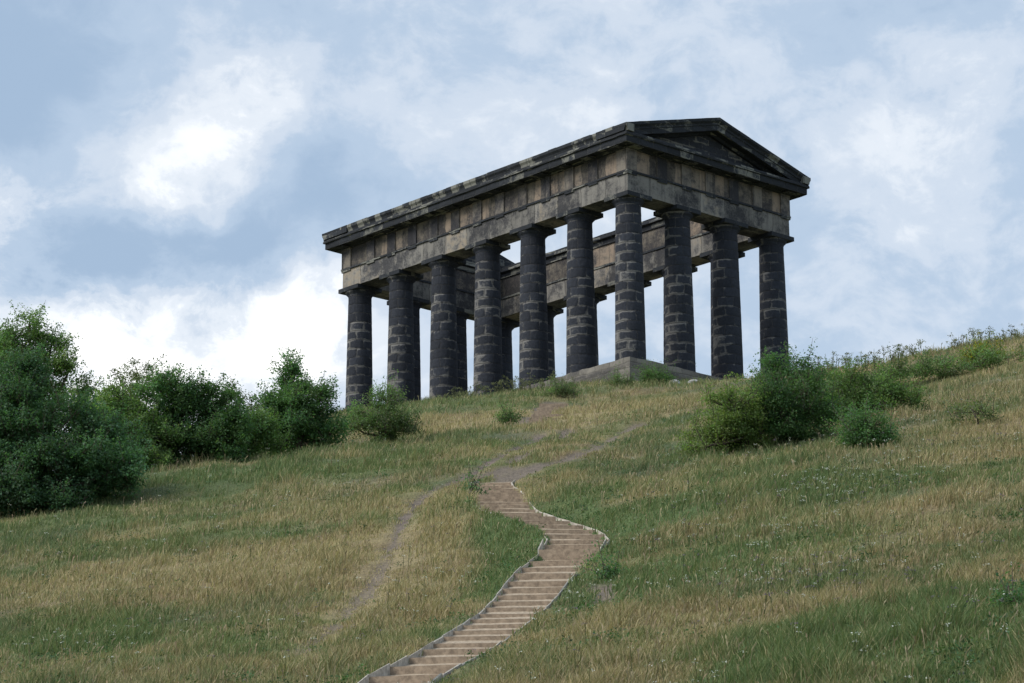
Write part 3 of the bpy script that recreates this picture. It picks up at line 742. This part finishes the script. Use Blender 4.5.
for i, (x, y, rx, rz, lab, tn) in enumerate([(652,378,20,8,'green scrub against the plinth under the corner column','mid'), (622,382,12,5,'small scrub left of the corner column at the plinth foot','dull'),
        (688,374,6,6,'tiny green shrub by the plinth near the second front column','mid'), (508,416,12,8,'isolated dark green weed clump left of the worn upper steps','mid'),
        (470,488,4,6,'green weeds at the top left edge of the long steps','blue'), (605,570,11,10,'grey green weed clump at the outer bend of the long steps','blue'),
        (1012,604,14,9,'dark leafy weeds at the right edge low on the slope','deep'), (480,462,0,0,'',''), (560,392,16,5,'low scrub at the left end of the plinth','dull')]):
    if not lab: continue
    shrub('weed_clump', lab, 'weeds', x, y + rz, None, [(x, y, rx, rz, 1.0), (x + rx * .5, y + rz * .3, rx * .6, rz * .6, 1.0)], tn, seed=40 + i, leaf=.07, trunk_r=.015, shoots=.7, tone2='mid', dens=1.1)

# ------------------------------------------------------------------ meadow grass
def blades(n, seed):
    r = np.random.default_rng(seed)
    # even spread over the hillside, thinning with distance
    y = 1 / r.uniform(1 / 186.0, 1 / 40.0, n * 2); hw = y * .185 + 8
    x = r.uniform(-1, 1, n * 2) * hw
    keep = r.random(n * 2) < np.where(np.abs(x) > y * .178 + 1.2, .45, 1.0)   # sparser far off to the sides
    d = dirt_at(x, y); sdist = dist_to(STAIR, x, y)
    ok = (r.random(n * 2) > d * 1.15) & ((sdist > .93) | (y > 112)) & keep
    # clear of the monument's plinth
    a = temple.rotation_euler[2]; lx = (x - 7.34) * math.cos(a) + (y - 179.2) * math.sin(a); ly = -(x - 7.34) * math.sin(a) + (y - 179.2) * math.cos(a)
    ok &= ~((lx > -1.7) & (ly > -1.7) & (lx < LX + 2) & (ly < LY + 2))
    return x[ok][:n], y[ok][:n], r
def near_track(x, y):           # trampled, short turf beside and just below the bare tracks
    q = np.minimum(np.minimum(dist_to(DIRT2 + [0, -.6], x, y), dist_to(DIRT1 + [0, -.8], x, y)), dist_to(DIRT3 + [0, -.6], x, y))
    return 1 - .72 * (1 - sstep(q, .3, 1.15))
n_tuft = 265000
x, y, r = blades(n_tuft, 3)
c, s, l = sward_colour(x, y)
tall = fbm(x / 2.2, y / 2.2, 71, 3); per = 6; n = len(x)
tus = vnoise(x / .55, y / .55, 91); edge = 1 - sstep(dist_to(STAIR, x, y), 1.0, 2.2)
hgt = (.10 + .05 * l + .20 * sstep(tall, .3, .75) + .06 * s) * (.6 + .9 * sstep(tus, .25, .95)) * (1 - .22 * edge) * near_track(x, y)
hgt = hgt * (1 + 1.5 * np.exp(-((x - 8.0) / 2.6) ** 2 - ((y - 50) / 5) ** 2) * sstep(tall, .25, .6))
bx = np.repeat(x, per) + r.normal(size=n * per) * .10; by = np.repeat(y, per) + r.normal(size=n * per) * .10
bz = hz(bx, by); N = n * per
hh = np.repeat(hgt, per) * r.uniform(.55, 1.35, N); S_ = np.repeat(s, per)
az = r.uniform(0, 2 * math.pi, N); wdt = .0045 + by * .000066 + r.uniform(0, .005, N)
lean = hh * r.uniform(.15, .75, N); la = r.uniform(0, 2 * math.pi, N)
lv = np.c_[np.cos(la) * lean + hh * .12, np.sin(la) * lean, np.zeros(N)]
side = np.c_[np.cos(az), np.sin(az) * .5, np.zeros(N)] * wdt[:, None]
P0 = np.c_[bx, by, bz - .04]; P1 = P0 + lv * .35 + np.c_[np.zeros(N), np.zeros(N), hh * .6]; P2 = P0 + lv + np.c_[np.zeros(N), np.zeros(N), hh * (1 - .0)]
V = np.stack([P0 - side, P0 + side, P1 + side * .8, P1 - side * .8, P2], 1).reshape(-1, 3)
straw_b = r.random(N) < (.14 + .66 * S_ ** 1.1)
kc = np.repeat(c, per, 0)
gcol = np.where((r.random(N) < .5)[:, None], C_MID * .95, C_LUSH) * .55 + kc * .45
scol = np.where((r.random(N) < .35)[:, None], C_RUST * 1.1, C_STRAW * 1.12) * .65 + kc * .35
K = np.where(straw_b[:, None], scol, gcol) * r.uniform(.72, 1.32, (N, 1))
b5 = np.arange(N)[:, None] * 5
tris = np.concatenate([b5 + [0, 1, 2], b5 + [0, 2, 3], b5 + [3, 2, 4]], 1).reshape(-1, 3)
grass = mesh_obj('meadow_grass', V, tris, M_GRASS, col=np.repeat(K, 5, 0))
tag(grass, 'long dry and green meadow grass covering the hillside', 'grass', kind='stuff')

# seed heads and tall stalks
n = 24000; x, y, r = blades(n, 8); c, s, l = sward_colour(x, y); n = len(x)
k = r.random(n) < (.25 + .75 * s); x, y = x[k], y[k]; n = len(x); z = hz(x, y)
hh = r.uniform(.22, .5, n) * near_track(x, y) * (1 - .5 * (1 - sstep(dist_to(STAIR, x, y), 1, 2.5))); la = r.uniform(0, 2 * math.pi, n); lv = np.c_[np.cos(la), np.sin(la), np.zeros(n)] * (hh * .25)[:, None] + [.05, 0, 0]
w1 = np.c_[np.ones(n), np.zeros((n, 2))] * (.004 + y * .00004)[:, None]; w2 = w1 * 2.6
P0 = np.c_[x, y, z - .03]; P1 = P0 + lv * .6 + np.c_[np.zeros((n, 2)), hh * .75]; P2 = P0 + lv * 1.2 + np.c_[np.zeros((n, 2)), hh]; PM = (P1 + P2) / 2
V = np.stack([P0 - w1, P0 + w1, P1 + w1, P1 - w1, PM + w2, PM - w2, P2], 1).reshape(-1, 3)
b7 = np.arange(n)[:, None] * 7
tris = np.concatenate([b7 + [0, 1, 2], b7 + [0, 2, 3], b7 + [3, 2, 4], b7 + [3, 4, 5], b7 + [5, 4, 6]], 1).reshape(-1, 3)
K = np.array([.34, .28, .18]) * r.uniform(.6, 1.25, (n, 1)) * r.uniform(.93, 1.07, (n, 3))
sh = mesh_obj('grass_seed_heads', V, tris, M_GRASS, col=np.repeat(K, 7, 0)); tag(sh, 'thin straw coloured seed stalks standing above the grass', 'grass', kind='stuff')

# broad-leaved herbs between the grasses
n = 15000; x, y, r = blades(n, 21); w = sstep(fbm(x / 1.6, y / 1.6, 93, 3), .45, .68) * (1 - .6 * meadow(x, y)[0]) * near_track(x, y)
k = r.random(len(x)) < w; x, y = x[k], y[k]; n = len(x); m_ = 16; z = hz(x, y); hh = r.uniform(.10, .34, n); sp = r.uniform(.06, .16, n)
C = np.repeat(np.c_[x, y, z], m_, 0) + r.normal(size=(n * m_, 3)) * np.repeat(np.c_[sp, sp, sp * 0], m_, 0); C[:, 2] += r.uniform(.1, 1, n * m_) * np.repeat(hh, m_)
kc = np.array([.075, .125, .060]) * r.uniform(.7, 1.5, (n, 1)) * r.uniform(.85, 1.15, (n, 3))
V, Fc, K = leaves(C, r.normal(size=(n * m_, 3)) + [0, 0, .9], r.uniform(.04, .10, n * m_), np.repeat(kc, m_, 0) * r.uniform(.8, 1.25, (n * m_, 1)), .5, 22)
hb = mesh_obj('meadow_herbs', V, Fc, M_GRASS, col=K); tag(hb, 'low broad leaved herbs growing between the meadow grasses', 'herbs', kind='stuff')

# wildflowers: small upright umbels and dusty heads on stems
def flowers(name, label, n, colr, seed, spots, size, hrange=(.3, .7)):
    x, y, r = blades(n * 8, seed)
    w = np.full(len(x), .09)
    for (a, b, rx, ry, wt) in spots:
        p = hit(a, b); w += wt * np.exp(-((x - p[0]) / rx) ** 2 - ((y - p[1]) / ry) ** 2)
    w *= sstep(fbm(x / 2.3, y / 2.3, seed, 3), .40, .62); k = r.random(len(x)) < w; x, y = x[k][:n], y[k][:n]; n = len(x); z = hz(x, y)
    h = r.uniform(*hrange, n); C0 = np.c_[x + r.normal(size=n) * .05, y, z + h]; m = 9
    C = np.repeat(C0, m, 0) + r.normal(size=(n * m, 3)) * size * np.array([1, 1, .35]); N_ = r.normal(size=(n * m, 3)) * .5 + [0, -.4, 1]
    V, Fc, K = leaves(C, N_, r.uniform(.5, 1.1, n * m) * size * .9, np.array(colr) * r.uniform(.7, 1.15, (n * m, 1)), .8, seed)
    w1 = np.c_[np.ones(n), np.zeros((n, 2))] * .006; P0 = np.c_[x, y, z]
    V2 = np.stack([P0 - w1, P0 + w1, C0 + w1, C0 - w1], 1).reshape(-1, 3)
    F2 = np.arange(n * 4).reshape(-1, 4) + len(V); K2 = np.tile(np.array([.07, .09, .04]), (n * 4, 1))
    o = mesh_obj(name, np.r_[V, V2], np.r_[Fc, F2], M_PETAL, col=np.r_[K, K2]); tag(o, label, 'wildflowers', kind='stuff')
flowers('white_wildflowers', 'scattered white wildflower heads in the meadow', 1700, (.55, .57, .52), 81,
        [(820,500,4,5,1),(900,430,5,3,1.2),(760,540,4,4,.8),(730,600,3,3,.7),(200,520,7,4,.6),(160,560,6,4,.5),(960,470,4,4,.8),(860,450,4,2,1.2),(690,520,4,5,.4),(560,610,2,3,.3),(60,655,3,2,.5)], .045)
flowers('purple_wildflowers', 'dusty purple wildflower heads among the grass', 900, (.17, .13, .19), 82,
        [(780,520,4,3,1),(850,600,2,2,1),(960,450,5,3,.8),(840,580,3,2,.8)], .05)
def skyline_weeds(name, label, n, x0, x1, seed):
    r = np.random.default_rng(seed); T = TubeSet(); LC = []; LN = []; LS = []; LK = []
    b0 = None
    for i in range(n):
        if i % 6 == 0: xc = r.uniform(x0, x1)
        px = xc + r.normal() * 9
        for py in range(330, 470, 2):
            p = hit(px, py, 90, 185)
            if p[1] < 183: break
        p = p + np.array([0, r.uniform(-1.5, .5), 0]); p[2] = float(hz(p[0], p[1]))
        h = r.uniform(.25, .95); top = p + np.array([r.normal() * .12, 0, h])
        h = h
        T.tube([p, (p + top) / 2 + r.normal(size=3) * .03, top], [.014, .01, .006], 4)
        for q in range(r.integers(2, 5)):
            e = p + (top - p) * r.uniform(.55, 1) + np.array([r.normal() * .14, r.normal() * .1, r.uniform(.02, .16)])
            T.tube([p + (top - p) * .5, e], [.008, .004], 3)
            m = 14; LC.append(e + r.normal(size=(m, 3)) * [.06, .06, .03]); LN.append(r.normal(size=(m, 3)) + [0, 0, .6]); LS.append(r.uniform(.04, .08, m))
            LK.append(np.tile(np.array([.16, .17, .10]) * r.uniform(.6, 1.5), (m, 1)))
    V, Fc, K = leaves(np.concatenate(LC), np.concatenate(LN), np.concatenate(LS), np.concatenate(LK), .7, seed)
    tv = np.array(T.V); tf = [tuple(f[:4]) if len(f) == 4 else None for f in T.F]; tf = np.array([f for f in tf if f]) + len(V)
    o = mesh_obj(name, np.r_[V, tv], np.r_[Fc, tf], M_PETAL, col=np.r_[K, np.tile([.09, .10, .05], (len(tv), 1))]); tag(o, label, 'wildflowers', kind='stuff')
skyline_weeds('umbel_stalks', 'tall branching flower stalks along the right skyline', 90, 800, 1040, 91)
skyline_weeds('scrub_stalks', 'tall stalks along the grassy crest below the left columns', 70, 420, 560, 92)

# ------------------------------------------------------------------ small things
def rock(name, label, p, sx, sy, sz, seed, mat=M_ROCK, group=None):
    r = np.random.default_rng(seed); V = []; Fc = []; n, m_ = 12, 7
    for i in range(m_ + 1):
        th = math.pi * i / m_
        for j in range(n):
            ph = 2 * math.pi * j / n; k = 1 + r.uniform(-.2, .2)
            V.append((sx * math.sin(th) * math.cos(ph) * k, sy * math.sin(th) * math.sin(ph) * k, sz * math.cos(th) * (1 + r.uniform(-.1, .1))))
    for i in range(m_):
        for j in range(n): Fc.append((i*n + j, i*n + (j+1) % n, (i+1)*n + (j+1) % n, (i+1)*n + j))
    o = mesh_obj(name, V, Fc, mat, loc=tuple(p)); tag(o, label, 'rock', group); return o
rock('rock', 'largest pale rock beside the plinth near the second front column', hit(683, 382), .75, .5, .34, 1)
rock('rock', 'smaller pale rock just left of the largest pale rock by the plinth', hit(674, 384), .38, .3, .26, 2)
rock('rock', 'low pale rock just right of the largest pale rock by the plinth', hit(694, 383), .4, .3, .2, 3)
p = hit(531, 389); V, Fc = boxes([(-.17, .17, -.12, .12, -.4, .62), (-.21, .21, -.16, .16, .6, .68)])
ms = mesh_obj('marker_stone', V, Fc, plain('lichen_stone', (.22, .27, .24), var=.2), loc=tuple(p)); tag(ms, 'small grey green marker stone on the crest left of the plinth', 'marker')
